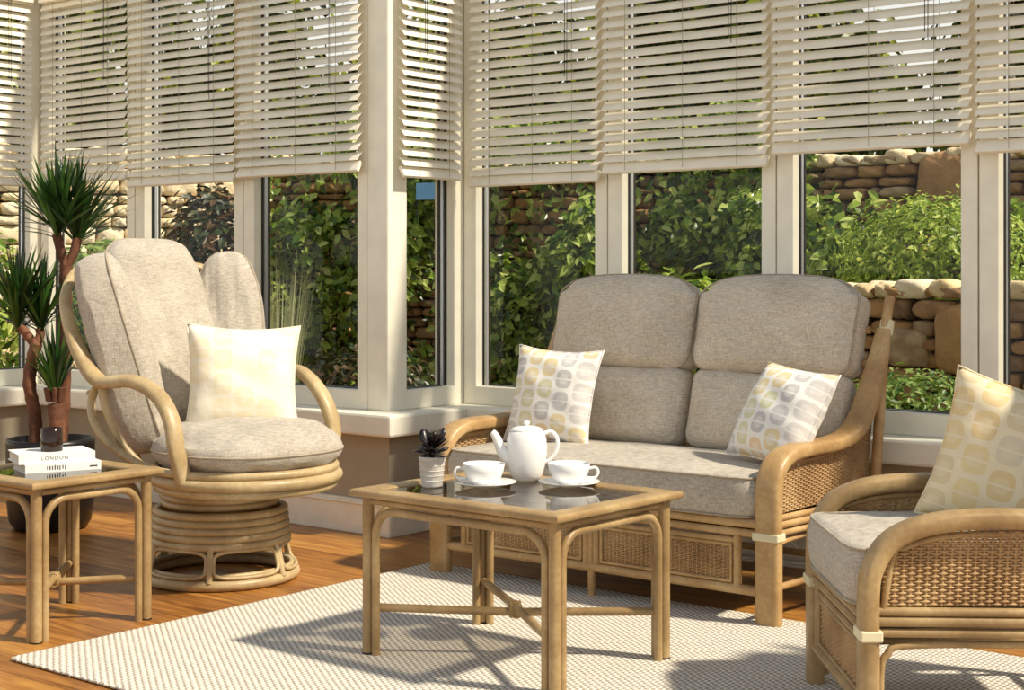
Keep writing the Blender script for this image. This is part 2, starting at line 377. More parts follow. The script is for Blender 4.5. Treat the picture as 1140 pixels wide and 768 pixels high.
def ring(m, a, b, w, y0, y1, ch=0):
    (s0, z0), (s1, z1) = a, b
    m.box((s0, y0, z0), (s0+w, y1, z1), ch); m.box((s1-w, y0, z0), (s1, y1, z1), ch)
    m.box((s0+w, y0, z0), (s1-w, y1, z0+w), ch); m.box((s0+w, y0, z1-w), (s1-w, y1, z1), ch)
def window(k, loc, ang, w, label, sl=.076, sr=.066):
    o = bpy.data.objects.new('window_%d' % k, None); COL.objects.link(o); o.location = loc; o.rotation_euler = (0,0,ang)
    o['kind'] = 'structure'; o['label'] = label; o['category'] = 'window'
    z0, z1 = .532, ZT; g = .003
    m = MB(); zb = z0+.085; zt = z1-.085
    m.box((g, 0, z0), (sl, .056, z1), .004); m.box((w-sr, 0, z0), (w-g, .056, z1), .004)
    m.box((sl-.004, .001, z0), (w-sr+.004, .056, zb), .004); m.box((sl-.004, .001, zt), (w-sr+.004, .056, z1), .004)
    obj('sash', m, FRAME, o)
    m = MB(); m.box((0, .056, z0), (.05, .125, z1)); m.box((w-.05, .056, z0), (w, .125, z1)); m.box((.05, .056, z0), (w-.05, .125, z0+.05)); m.box((.05, .056, z1-.05), (w-.05, .125, z1))
    obj('outer_frame', m, FRAME, o)
    A = (sl-.001, zb-.001); B = (w-sr+.001, zt+.001)
    m = MB(); ring(m, A, B, .004, .046, .060); ring(m, A, B, .0045, .088, .100); obj('gasket', m, RUBBER, o, 'black rubber gasket')
    m = MB(); ring(m, A, B, .003, .0665, .082); obj('spacer', m, SPACER, o, 'silver glazing spacer')
    m = MB(); m.box((A[0]+.002, .061, A[1]+.002), (B[0]-.002, .065, B[1]-.002)); obj('pane', m, PANE, o)
    return o
LW = [-7.16, -6.34, -5.52, -4.70]
for i in range(3):
    window(i+1, (LW[i], 4.85, 0), 0, LW[i+1]-LW[i], ['first', 'second', 'third'][i] + ' tall cream window of the left wall, counted from the far corner')
window(4, (-4.58, 4.885, 0), R(90), .465, 'narrow cream window on the short return', .058, .058)
RWX = [-4.58, -3.77, -2.957, -2.135, -1.315, -.495, .325]
for i in range(6):
    window(5+i, (RWX[i], 5.356, 0), 0, RWX[i+1]-RWX[i], 'cream window behind the sofa, %s from the inner corner' % ['first','second','third','fourth','fifth','sixth'][i])
window(11, (-7.156, 4.03, 0), R(90), .82, 'cream window in the far left end wall')
window(12, (-7.156, 3.20, 0), R(90), .82, 'cream window nearer the camera in the far left end wall')

# blinds
def blind(loc, ang, w, zbot, label):
    """local x along the window, y outward; hangs in front of the sash"""
    o = thing('venetian_blind', label, 'blind', loc, ang, 'wooden venetian blinds over the windows')
    yc = -.045; tilt = R(47); sw = .05; th = .0028
    m = MB(); z = zbot + .045
    dy, dz = math.cos(tilt)*sw/2, math.sin(tilt)*sw/2
    ny, nz = -math.sin(tilt)*th/2, math.cos(tilt)*th/2
    rnd = random.Random(w*100+zbot*777)
    while z < ZT - .03:
        j = rnd.uniform(-.0012, .0012)
        pr = []
        for a, c in ((-1, 0), (0, .0022), (1, 0)):
            pr.append((yc + dy*a + c*ny/abs(ny), z + j + dz*a + c*nz/abs(nz)))
        top = [(p[0]+ny, p[1]+nz) for p in pr]; bot = [(p[0]-ny, p[1]-nz) for p in pr][::-1]
        sec = top + bot
        vs = [(.004, a, b) for a, b in sec] + [(w-.004, a, b) for a, b in sec]
        n = len(sec); fs = [(k, (k+1) % n, n+(k+1) % n, n+k) for k in range(n)] + [tuple(range(n))[::-1], tuple(range(n, 2*n))]
        m.add(vs, fs, False); z += .0437
    obj('slats', m, SLAT, o)
    m = MB(); M = Matrix.Translation((0, yc, zbot)) @ Matrix.Rotation(R(60), 4, 'X'); m.box((.004, -.026, -.009), (w-.004, .026, .009), .004, M)
    obj('bottom_rail', m, SLAT, o)
    m = MB(); m.box((.004, yc-.03, ZT-.05), (w-.004, yc+.03, ZT-.001), .003); obj('head_rail', m, SLAT, o)
    for x in ([.13, w*.52, w-.13] if w > .6 else [.1, w-.1]):
        m = MB(); m.tube([(x, yc-.024, zbot-.012), (x, yc-.024, ZT-.04)], .0011, 5); m.tube([(x, yc+.024, zbot), (x, yc+.024, ZT-.04)], .0011, 5)
        obj('ladder_cord', m, CORD, o)
    m = MB(); x = .12 if w < .6 else w-.16
    zc = zbot + .45 + .1*math.sin(w*50+zbot*60)
    m.tube([(x, yc-.036, zc), (x, yc-.034, ZT-.04)], .0016, 6); m.tube([(x+.012, yc-.036, zc-.03), (x+.012, yc-.034, ZT-.04)], .0016, 6)
    obj('pull_cord', m, RUBBER, o, 'dark pull cord')
    return o
zL = [1.628, 1.588, 1.603]
lab = ['cream venetian blind over the far corner window behind the tall plant', 'cream venetian blind above the rocking chair back', 'cream venetian blind on the window beside the projecting corner post']
for i in range(3):
    e = .085 if i == 0 else .012
    blind((LW[i]+e, 4.85, 0), 0, LW[i+1]-LW[i]-e-.002, zL[i], lab[i])
blind((-4.58, 4.885, 0), R(90), .395, 1.577, 'narrow cream venetian blind on the short return window')
zR = [1.548, 1.578, 1.622, 1.588, 1.60, 1.60]
lab = ['cream venetian blind next to the inner corner, left of the sofa', 'cream venetian blind above the middle of the sofa', 'cream venetian blind raised over the window showing the stone wall', 'cream venetian blind at the right edge of the photo',
       'cream venetian blind beyond the right edge, next along', 'cream venetian blind at the end of the right wall']
for i in range(6):
    e = .08 if i == 0 else .008
    blind((RWX[i]+e, 5.356, 0), 0, RWX[i+1]-RWX[i]-e-.008, zR[i], lab[i])
blind((-7.156, 4.03, 0), R(90), .735, 1.615, 'cream venetian blind on the far left end wall')
blind((-7.156, 3.20, 0), R(90), .81, 1.60, 'cream venetian blind on the end wall, outside the left edge')

# ------------------------------------------------------------------ rug
m = MB(); m.box((-1.5, -.93, .001), (1.5, .93, .011), .004)
rug = obj('rug', m, RUGM); rug.location = (-2.457, 3.515, 0)
tag(rug, 'large cream and grey flat woven rug under the coffee table', 'rug')
m = MB()
for sx in (-1, 1):
    n = 130
    for k in range(n):
        y = -.92 + 1.84*k/(n-1); m.tube([(sx*1.497, y-.006, .006), (sx*1.506, y, .007), (sx*1.497, y+.006, .006)], .0045, 6)
n = 210
for k in range(n):
    x = -1.49 + 2.98*k/(n-1); m.tube([(x-.006, -.928, .006), (x, -.936, .007), (x+.006, -.928, .006)], .0045, 6)
obj('stitched_edge', m, RUGM, rug)

# ------------------------------------------------------------------ tables
def make_table(name, label, cat, loc, rz, L, W, H, mat):
    o = thing(name, label, cat, loc, rz)
    bw, bt = .072, .026; hx, hy = L/2, W/2
    prof = bar_profile(bw, bt, 20, 3.2)
    m = MB()
    for sx, sy, axis in ((0,-1,'x'),(0,1,'x'),(-1,0,'y'),(1,0,'y')):
        # mitred bars
        n = len(prof); vs = []
        for e in (-1, 1):
            for a, b in prof:
                if axis == 'x': y = sy*(hy-bw/2)+a*sy; vs.append((e*(hx-(hy-abs(y))), y, H-bt/2+b))
                else: x = sx*(hx-bw/2)+a*sx; vs.append((x, e*(hy-(hx-abs(x))), H-bt/2+b))
        m.add(vs, [(k, (k+1) % n, n+(k+1) % n, n+k) for k in range(n)])
    obj('top_frame', m, mat, o)
    m = MB(); m.box((-hx+bw-.01, -hy+bw-.01, H-.015), (hx-bw+.01, hy-bw+.01, H-.007)); obj('glass_top', m, TGLASS, o, 'smoked glass insert')
    lx, ly = hx-.042, hy-.042; rp = .0175; ra = .0125
    m = MB()
    for s in (-1, 1):
        m.tube([(-lx, s*ly, H-bt-.011), (lx, s*ly, H-bt-.011)], .011, 10); m.tube([(s*lx, -ly, H-bt-.011), (s*lx, ly, H-bt-.011)], .011, 10)
    obj('apron_rail', m, mat, o)
    for sx in (-1, 1):
        for sy in (-1, 1):
            m = MB(); m.tube([(sx*lx, sy*ly, .0), (sx*lx, sy*ly, .25), (sx*lx, sy*ly, H-bt+.002)], [rp, rp*.98, rp], 14)
            lg = obj('leg', m, mat, o)
            m = MB(); m.lathe([(0, .0), (rp+.0015, .0), (rp+.0008, .004), (rp, .005)], 14, (sx*lx, sy*ly, 0)); obj('foot_cap', m, DARKMETAL, lg, 'dark foot cap')
    def arch(p0, p1):
        p0, p1 = Vector(p0), Vector(p1); d = (p1-p0).normalized(); zt = H-bt-.024-ra
        a = p0 + d*(rp+ra+.001); b = p1 - d*(rp+ra+.001); rad = .075
        pts = [a, a+Vector((0,0,zt-rad))]
        for k in range(1, 9):
            t = k/8*PI/2; pts.append(a + d*(rad*(1-math.cos(t))) + Vector((0,0,zt-rad+rad*math.sin(t))))
        for k in range(0, 9):
            t = k/8*PI/2; pts.append(b - d*(rad*(1-math.sin(t))) + Vector((0,0,zt-rad+rad*math.cos(t))))
        pts.append(b); m = MB(); m.tube(pts, ra, 12); obj('arched_brace', m, mat, o)
    for s in (-1, 1):
        arch((-lx, s*ly, 0), (lx, s*ly, 0)); arch((s*lx, -ly, 0), (s*lx, ly, 0))
    for i, (a, b) in enumerate((((-lx,-ly),(lx,ly)), ((-lx,ly),(lx,-ly)))):
        m = MB(); z = .137 + .0*i; d = Vector((b[0]-a[0], b[1]-a[1], 0)).normalized()*.02
        m.tube([(a[0]+d.x, a[1]+d.y, z), (0, 0, z+.008*(2*i-1)), (b[0]-d.x, b[1]-d.y, z)], .0125, 12); obj('stretcher', m, mat, o)
    m = MB()
    for i in range(2):
        d = Vector((lx, ly*(1 if i == 0 else -1), 0)).normalized(); u = Vector((-d.y, d.x, 0))
        for q in (-2, -1, 0, 1, 2):
            c = d*(.0065*q) + Vector((0, 0, .137)); m.tube([c+u*math.cos(t)*.0165+Vector((0,0,math.sin(t)*.0225)) for t in [2*PI*j/14 for j in range(14)]], .0038, 6, True)
    obj('binding', m, mat, o)
    return o
make_table('coffee_table', 'rectangular cane coffee table with smoked glass top in the middle of the rug', 'coffee table', (-2.81, 3.522, .011), R(-1.3), .79, .60, .491, CANE)
make_table('side_table', 'small square cane side table holding books beside the rocking chair', 'side table', (-4.29, 2.96, 0), 0, .50, .50, .50, CANE)

# ------------------------------------------------------------------ wicker
def wicker(mb, x0, x1, z0, top, place, rows=.0066, stake=.018, r=.0029):
    """basket weave in a flat field; top(x) is the upper limit, place(x, out, z) -> 3d point"""
    n = max(4, int(round((x1-x0)/stake))); st = (x1-x0)/n
    zmax = max(top(x0+(x1-x0)*k/40) for k in range(41)); k = 0; z = z0
    while z < zmax:
        run = []
        for i in range(2*n+1):
            x = x0 + st*i/2
            if z <= top(x):
                ph = 0 if i % 2 == 0 else (1 if ((i//2)+k) % 2 == 0 else -1)
                run.append(place(x, ph*.0042, z))
            else:
                if len(run) > 1: mb.tube(run, r, 5, cap=False)
                run = []
        if len(run) > 1: mb.tube(run, r, 5, cap=False)
        z += rows; k += 1
    for i in range(n):
        x = x0 + st*(i+.5); zt = top(x)
        if zt > z0+.01: mb.tube([place(x, 0, z0-.004), place(x, 0, zt+.004)], .0038, 6, cap=False)

ARM_S = [(0,0),(0,.20),(0,.38),(.004,.445),(.034,.498),(.10,.532),(.20,.541),(.30,.541),(.43,.546),(.53,.570),(.605,.628),(.66,.71),(.715,.815),(.755,.925)]
ARM_C = [(0,0),(0,.20),(0,.37),(.010,.435),(.045,.492),(.105,.527),(.19,.546),(.30,.552),(.45,.552),(.54,.572),(.61,.63),(.665,.71),(.715,.815),(.755,.925)]
def arm_height(y, path):
    for a, b in zip(path, path[1:]):
        if a.y <= y <= b.y and b.y > a.y: return a.z + (b.z-a.z)*(y-a.y)/(b.y-a.y)
    return path[-1].z
def seat_frame(o, hw, mat, aw, at, panels, midleg, ARM, depth=.71, flares=(.035, .035)):
    """cane frame shared by the sofa and the armchair; x across, y back, z up"""
    prof = bar_profile(aw, at, 24, 3.4)
    for sx in (-1, 1):
        flare = flares[0] if sx < 0 else flares[1]
        pts = catmull([(sx*(hw + flare*max(0, y-.3)/.5), y, z) for y, z in ARM], 7)
        n = len(pts); m = MB(); m.tube(pts, [1-.42*max(0, (i/(n-1)-.84)/.16)**1.5 for i in range(n)], prof=prof, side=(1, 0, 0))
        a = obj('arm', m, mat, o)
        m = MB(); m.box((sx*hw-aw/2-.003, -at/2-.003, .268), (sx*hw+aw/2+.003, at/2+.003, .294), .004); obj('binding_band', m, BAND, a, 'cream binding band')
        # back post
        xb = hw + flare
        m = MB(); m.tube(catmull([(sx*(xb-.01), depth-.05, 0), (sx*(xb-.005), depth-.02, .4), (sx*xb, depth+.045, .90), (sx*xb, depth+.088, 1.04)], 6), .0185, 12)
        p = obj('back_post', m, mat, o)
        m = MB(); m.tube([(sx*xb, depth+.05, .905), (sx*xb, depth+.066, .955)], .025, 14); obj('binding_band', m, BAND, p, 'cream binding band')
        # side: rails, wicker, lower arch
        m = MB()
        for z, r in ((.333, .011), (.310, .013), (.283, .011)):
            m.tube([(sx*hw, at/2-.005, z), (sx*(xb-.006), depth-.03, z)], r, 10)
        obj('side_rail', m, mat, o)
        m = MB(); m.tube([(sx*hw, at/2-.004, .11), (sx*(xb-.006), depth-.045, .11)], .012, 10); obj('side_stretcher', m, mat, o)
        yb = depth-.02
        arch = [(sx*hw, at/2+.006, .02), (sx*hw, at/2+.006, .19), (sx*hw, at/2+.022, .232), (sx*hw, at/2+.06, .252), (sx*hw, .3, .255), (sx*(xb-.006), yb-.09, .252), (sx*(xb-.006), yb-.045, .225), (sx*(xb-.006), yb-.035, .15)]
        m = MB(); m.tube(catmull(arch, 5), .009, 9); obj('side_arch', m, mat, o)
        m = MB(); inner = [Vector((0, p.y, p.z)) for p in pts]
        wicker(m, at/2+.008, depth-.005, .35, lambda y: min(arm_height(y, inner)-at/2-.006, .35+(.9-.35) if y < .60 else max(.36, .36 + 9)),
               lambda y, q, z: (sx*(hw + flare*max(0, min(y, depth))/.8*1.0*(z-.35 if z > .35 else 0)*1.2) + q, y + (z-.35)*.06, z), .0066, .0185, .0031)
        obj('side_wicker', m, WICK, o)
        m = MB()
        ins = [(sx*hw, q.y + .0, q.z - at/2 - .012) for q in pts if .05 < q.y < .56]
        ins = [(sx*hw, at/2+.012, .34)] + [(sx*hw, at/2+.013, .42)] + [p for p in ins if p[1] > at/2+.016]
        m.tube(catmull(ins[::3], 3), .0085, 9); obj('inner_rail', m, mat, o)
    # front: seat rails and wicker panels
    m = MB(); x = hw - aw/2 + .005
    m.tube([(-x, -.004, .318), (x, -.004, .318)], .016, 12); m.tube([(-x, -.002, .286), (x, -.002, .286)], .013, 12); obj('seat_rail', m, mat, o)
    m = MB(); m.tube([(-x, 0, .1), (x, 0, .1)], .0165, 12); obj('bottom_rail', m, mat, o)
    for x0, x1 in panels:
        m = MB()
        for xx in (x0, x1): m.tube([(xx, 0, .112), (xx, 0, .276)], .0135, 10)
        m.tube([(x0, 0, .257), (x1, 0, .257)], .0105, 10); m.tube([(x0+.022, -.004, .125), (x0+.022, -.004, .247)], .006, 8); m.tube([(x1-.022, -.004, .125), (x1-.022, -.004, .247)], .006, 8)
        m.tube([(x0+.018, -.004, .242), (x1-.018, -.004, .242)], .006, 8); m.tube([(x0+.018, -.004, .123), (x1-.018, -.004, .123)], .006, 8)
        p = obj('front_panel', m, mat, o)
        m = MB(); wicker(m, x0+.028, x1-.028, .13, lambda q: .238, lambda a, q, z: (a, .002+q, z), .0062, .017, .0028)
        obj('wicker', m, WICK, p)
    if midleg:
        m = MB(); m.tube([(0, .0, .0), (0, 0, .29)], .0135, 12); obj('middle_leg', m, mat, o)
    # back frame and seat base behind the cushions
    xb = hw + min(flares)
    m = MB()
    for z, yy in ((.30, depth-.03), (.60, depth+.01), (.80, depth+.03), (.92, depth+.05)): m.tube([(-xb, yy, z), (xb, yy, z)], .013, 10)
    k = int(2*xb/.12)
    for i in range(1, k): m.tube([(-xb+2*xb*i/k, depth-.03, .30), (-xb+2*xb*i/k, depth+.05, .92)], .007, 7)
    m.tube([(-xb+.02, depth-.06, .11), (xb-.02, depth-.06, .11)], .013, 10)
    obj('back_frame', m, mat, o)
    m = MB(); m.box((-hw+.03, .02, .285), (hw-.03, depth-.05, .318), .005); obj('seat_base', m, DARKMETAL, o, 'dark webbing under the cushion')

def pipe_loop(m, w, d, z, ex, M=None, r=.0045, n=72, bulge=1.035):
    pts = []
    for k in range(n):
        a = 2*PI*k/n; c, s_ = math.cos(a), math.sin(a); g = (abs(c)**ex+abs(s_)**ex)**(1/ex)
        p = Vector((c/g*w/2*bulge, s_/g*d/2*bulge, z)); pts.append(M @ p if M is not None else p)
    m.tube(pts, r, 7, True)
def seat_cushion(o, w, d, h, c, name='seat_cushion', seed=3, ex=9, mat=None):
    mat = mat or FABL
    M = Matrix.Translation(c)
    m = MB(); m.cushion((w, d, h), ex, .22, 26, M, .92, .0035, seed); s = obj(name, m, mat, o)
    m = MB(); pipe_loop(m, w, d, h/2*.90, ex, M, .0042, 120, 1.008); pipe_loop(m, w, d, -h/2*.9, ex, M, .0042, 120, 1.008); obj('piping', m, PIPE, s)
    return s
def back_cushion(o, w, zc, seed):
    """two puffed sections, the upper one wider with an arched top"""
    def arch(p, q):
        x, y, z = q; top = max(0, y)
        k = 1 - .03*(1-top)
        yy = p.y + .026*(1-(x*x))*top**2 - .03*abs(x)**6*top**4
        return (p.x*k, yy, p.z)
    def low(p, q):
        x, y, z = q
        return (p.x*(.985), p.y - .012*max(0, y)**2*(1-x*x), p.z)
    lean = R(15); cx, cy, cz = zc
    base = Matrix.Translation((cx, cy, cz)) @ Matrix.Rotation(-lean, 4, 'X') @ Matrix.Rotation(R(90), 4, 'X')
    m = MB()
    m.cushion((w*.965, .305, .15), 9, .34, 24, base @ Matrix.Translation((0, .14, 0)), .62, .004, seed, low)
    m.cushion((w, .345, .175), 7.5, .36, 26, base @ Matrix.Translation((0, .452, .0)), .66, .005, seed+5, arch)
    b = obj('back_cushion', m, FAB, o)
    m = MB(); pts = []
    for k in range(90):
        a = 2*PI*k/90; c, s_ = math.cos(a), math.sin(a); g = (abs(c)**7.5+abs(s_)**7.5)**(1/7.5); x, y = c/g, s_/g
        p = arch(Vector((x*w/2*1.02, y*.1725*1.02, 0)), (x, y, 0)); pts.append(base @ Matrix.Translation((0, .452, .0)) @ Vector((p[0], p[1], .048)))
    m.tube(pts, .0042, 7, True); obj('piping', m, PIPE, b)
    return b
sofa = thing('sofa', 'two seater cane and wicker sofa with taupe cushions under the windows', 'sofa', (-3.122, 4.34, 0))
sofa.location.z = .011
seat_frame(sofa, .70, CANE_S, .088, .05, [(-.585, -.022), (.022, .585)], True, ARM_S, flares=(-.012, .048))
seat_cushion(sofa, 1.30, .64, .138, (0, .295, .400), seed=2, ex=16)
back_cushion(sofa, .66, (-.33, .60, .475), 4); back_cushion(sofa, .66, (.345, .60, .475), 8)

ach = thing('armchair', 'cane and wicker armchair seen side on at the right edge', 'armchair', (-1.793, 3.580, .011), R(-51.29))
seat_frame(ach, .315, CANE, .075, .047, [(-.255, .255)], False, ARM_C)
seat_cushion(ach, .56, .66, .145, (0, .30, .405), seed=6, ex=10)
back_cushion(ach, .555, (0, .60, .475), 14)

# ------------------------------------------------------------------ swivel rocking chair; x to the viewer's right, y back, z up
rk = thing('swivel_rocking_chair', 'round based cane swivel rocking chair with winged taupe back cushions', 'chair', (-4.375, 3.775, 0), R(0))
RK_ROT = R(87); rk.rotation_euler = (0, 0, RK_ROT)
BC = (0, .05)
def circ(r, z, n=64, c=(0,0), tilt=0): return [(c[0]+r*math.cos(2*PI*k/n), c[1]+r*math.sin(2*PI*k/n), z + tilt*math.sin(2*PI*k/n)) for k in range(n)]
m = MB(); m.tube(circ(.275, .02, 64, BC), .02, 12, True); m.tube(circ(.262, .05, 64, BC), .011, 10, True); obj('base_ring', m, CANE_R, rk)
for k in range(6):
    a0 = 2*PI*k/6 + .25; da = PI/6 - .05; m = MB(); pts = []
    def P(a, z): r = .282 - (z-.04)*.28; return (BC[0]+r*math.cos(a), BC[1]+r*math.sin(a), z)
    N = 48
    for i in range(N):
        t = 2*PI*i/N; c, s_ = math.cos(t), math.sin(t); g = (abs(c)**4.5+abs(s_)**4.5)**(1/4.5); pts.append(P(a0+c/g*da, .092+s_/g*.046))
    m.tube(pts, .0072, 8, True); obj('base_loop', m, CANE_R, rk)
    m = MB(); m.tube([P(a0+PI/6, .03), P(a0+PI/6, .15)], .012, 10); obj('base_post', m, CANE_R, rk)
m = MB()
for i in range(5): m.tube(circ(.248-.003*i, .152+.0265*i, 64, BC), .0145, 10, True)
obj('coil_drum', m, CANE_R, rk)
m = MB(); m.lathe([(0, .272), (.20, .272), (.20, .285), (.12, .29), (.12, .355), (0, .355)], 40, (BC[0], BC[1], 0)); obj('swivel_plate', m, DARKMETAL, rk, 'dark swivel mechanism')
m = MB()
for i in range(3): m.tube(circ(.205+.006*i, .288+.026*i, 64, BC), .014, 10, True)
obj('upper_coil', m, CANE_R, rk)
SC = (0, -.10)   # seat centre sits forward of the base
m = MB()
for r, z, rr, tl in ((.318, .366, .017, .0), (.334, .397, .021, .0), (.326, .430, .016, -.0)): m.tube(circ(r, z, 80, SC, -tl), rr, 12, True)
for k in range(7):
    x = -.27+.09*k; y = math.sqrt(.318**2-x*x); m.tube([(x, SC[1]-y, .398), (x, SC[1]+y, .398)], .009, 8)
m.tube([(-.27, .05, .375), (.27, .05, .375)], .013, 8); m.tube([(-.31, -.12, .375), (.31, -.12, .375)], .013, 8)
obj('seat_ring', m, CANE_R, rk)
# hoop: one bent pole makes both arms and runs round the top of the back
half = [(-.325, -.165, .41), (-.362, -.175, .52), (-.360, -.14, .63), (-.362, -.06, .71), (-.382, .05, .752), (-.408, .14, .748), (-.420, .21, .748), (-.428, .295, .815), (-.430, .39, .955), (-.40, .46, 1.06), (-.31, .525, 1.145), (-.17, .565, 1.175)]
hp = catmull(half + [(0, .58, 1.185)] + [(-x, y, z) for x, y, z in half[::-1]], 6)
w_ = []
n_ = len(hp)
m = MB()
widths = []
for i, p in enumerate(hp):
    t = min(1, max(0, (1.10-p.z)/.25)); widths.append(.018 + .013*t)
m.tube(hp, widths, prof=[(a*1.0, b) for a, b in bar_profile(2.0, 1.45, 18, 2.6)]); obj('arm_hoop', m, CANE_R, rk)
for sx in (-1, 1):
    m = MB()
    m.tube(catmull([(sx*.322, -.165, .43), (sx*.375, -.02, .45), (sx*.42, .13, .52), (sx*.425, .235, .60), (sx*.41, .275, .67), (sx*.41, .235, .735)], 6), .0155, 10)
    m.tube(catmull([(sx*.315, .05, .42), (sx*.38, .12, .52), (sx*.41, .18, .64), (sx*.42, .20, .74)], 6), .014, 10)
    obj('arm_brace', m, CANE_R, rk)
m = MB()
for x in (-.2, -.07, .07, .2): m.tube(catmull([(x, .27, .40), (x, .36, .6), (x*1.05, .48, .95), (x*.95, .572, 1.172 if abs(x) > .1 else 1.18)], 5), .011, 9)
m.tube(catmull([(-.41, .29, .70), (-.25, .40, .70), (0, .425, .70), (.25, .40, .70), (.41, .29, .70)], 5), .011, 9)
obj('back_frame', m, CANE_R, rk)
# cushions
m = MB(); M = Matrix.Translation((SC[0], SC[1]-.01, .497)); m.cushion((.635, .64, .15), 2.35, .50, 24, M, .42, .005, 11); sc = obj('seat_cushion', m, FABL, rk)
m = MB(); pipe_loop(m, .635, .64, .0, 2.35, M, .0045, 90, 1.036); obj('piping', m, PIPE, sc)
def rock_back(name, w, h, d, loc, lean, yaw, roll, seed, ex=3.2, edge=.6, taper=.12, top=0, pz=0):
    M = Matrix.Translation(loc) @ Matrix.Rotation(yaw, 4, 'Z') @ Matrix.Rotation(-lean, 4, 'X') @ Matrix.Rotation(roll, 4, 'Y') @ Matrix.Rotation(R(90), 4, 'X')
    def warp(p, q):
        x, y, z = q; k = 1 - taper*max(0, -y)**2 - top*max(0, y)**2
        return (p.x*k, p.y, p.z)
    m = MB(); m.cushion((w, h, d), ex, .36, 24, M, edge, .006, seed, warp); b = obj(name, m, FABL, rk)
    m = MB(); pts = []
    for k in range(80):
        a = 2*PI*k/80; c, s_ = math.cos(a), math.sin(a); g = (abs(c)**ex+abs(s_)**ex)**(1/ex); x, y = c/g, s_/g
        p = warp(Vector((x*w/2*(1.036-.03*(pz > 0)), y*h/2*(1.036-.03*(pz > 0)), pz)), (x, y, 0)); pts.append(M @ Vector(p))
    m.tube(pts, .0045, 7, True); obj('piping', m, PIPE, b)
    return b
rock_back('back_cushion', .44, .78, .17, (-.01, .405, .885), R(18), 0, 0, 21, 4.6, .5, .25, .08)
rock_back('wing_cushion', .25, .74, .16, (-.275, .275, .840), R(17), R(50), R(3), 22, 3.0, .72, .05, .12, .05)
rock_back('wing_cushion', .275, .74, .16, (.27, .345, .850), R(17), R(-46), R(-3), 23, 3.0, .72, .05, .12, .05)

# ------------------------------------------------------------------ throw pillows
def pillow(label, mat, size, T, loc, rot, seed, pinch=.105):
    n = 30; m = MB(); vs = []; a = size/2; rnd = random.Random(seed); ph = [rnd.uniform(0, 6) for _ in range(6)]
    for side in (-1, 1):
        for i in range(n+1):
            for j in range(n+1):
                s_ = -1+2*i/n; t = -1+2*j/n
                x = a*s_*(1-pinch*(1-t*t)*abs(s_)**1.5); z = a*t*(1-pinch*(1-s_*s_)*abs(t)**1.5)
                th = T/2*((1-abs(s_)**2.4)*(1-abs(t)**2.4))**.55
                th *= 1 + .05*math.sin(6*s_+ph[0])*math.sin(5*t+ph[1]) + .03*math.sin(11*t+4*s_+ph[2])
                vs.append((x, side*th, z))
    N = (n+1)**2; fs = []
    for i in range(n):
        for j in range(n):
            q = i*(n+1)+j; fs.append((q, q+1, q+n+2, q+n+1)); q += N; fs.append((q, q+n+1, q+n+2, q+1))
    m.add(vs, fs)
    o = obj('throw_pillow', m, mat)
    bm = bmesh.new(); bm.from_mesh(o.data); bmesh.ops.remove_doubles(bm, verts=bm.verts[:], dist=1e-5); bmesh.ops.recalc_face_normals(bm, faces=bm.faces[:]); bm.to_mesh(o.data); bm.free()
    o.location = loc; o.rotation_euler = rot
    tag(o, label, 'pillow', 'square scatter pillows on the chairs and sofa')
    m = MB(); pts = []
    for side in range(4):
        for k in range(16):
            t = -1+2*k/16; s_ = 1
            x, z = a*(1-pinch*(1-t*t)), a*t
            c, q = math.cos(side*PI/2), math.sin(side*PI/2); pts.append((x*c - z*q, 0, x*q + z*c))
    m.tube(pts, .0035, 6, True); obj('piping', m, mat, o)
    return o
pillow('pale cream patterned pillow leaning upright on the rocking chair', PIL_C, .425, .19, (-4.36, 3.83, .735), (R(-13), R(2), R(53)), 1)
pillow('white pillow with grey and yellow print at the sofa left end', PIL_W, .385, .14, (-3.575, 4.715, .66), (R(-15), R(2), R(5)), 2)
pillow('white pillow with grey and yellow print slanting against the right sofa arm', PIL_W, .36, .17, (-2.55, 4.66, .652), (R(-30), R(4), R(-20)), 3, .06)
pillow('cream and ochre printed pillow on the armchair at the right edge', PIL_Y, .405, .17, (-1.455, 3.885, .655), (R(-12), R(14), R(10)), 4)

# ------------------------------------------------------------------ tea things on the coffee table
TZ = .4955
def teapot(loc, rz):
    o = thing('teapot', 'tall white ceramic teapot on the coffee table', 'teapot', loc, rz)
    m = MB(); m.lathe([(0, 0), (.038, 0), (.043, .003), (.050, .018), (.0575, .045), (.0625, .08), (.0635, .105), (.061, .13), (.055, .148), (.050, .153), (.046, .151), (0, .146)], 44); obj('body', m, CERAM, o)
    m = MB(); m.lathe([(.050, .1535), (.050, .157), (.043, .163), (.025, .168), (0, .170)], 32); l = obj('lid', m, CERAM, o)
    m = MB(); m.lathe([(.007, .168), (.006, .172), (.0105, .176), (.0105, .180), (.006, .184), (0, .185)], 20); obj('knob', m, CERAM, l)
    m = MB(); m.tube(catmull([(-.048, 0, .062), (-.070, 0, .080), (-.084, 0, .108), (-.098, 0, .138), (-.108, 0, .150)], 6), [.022-.0125*k/24 for k in range(25)], 14); obj('spout', m, CERAM, o)
    m = MB(); m.tube(catmull([(.053, 0, .145), (.078, 0, .150), (.095, 0, .128), (.094, 0, .095), (.077, 0, .066), (.058, 0, .056)], 6), .0062, 10); obj('handle', m, CERAM, o)
    return o
ax = R(38.7)  # facing across the picture
teapot((-2.935, 3.735, TZ), ax)
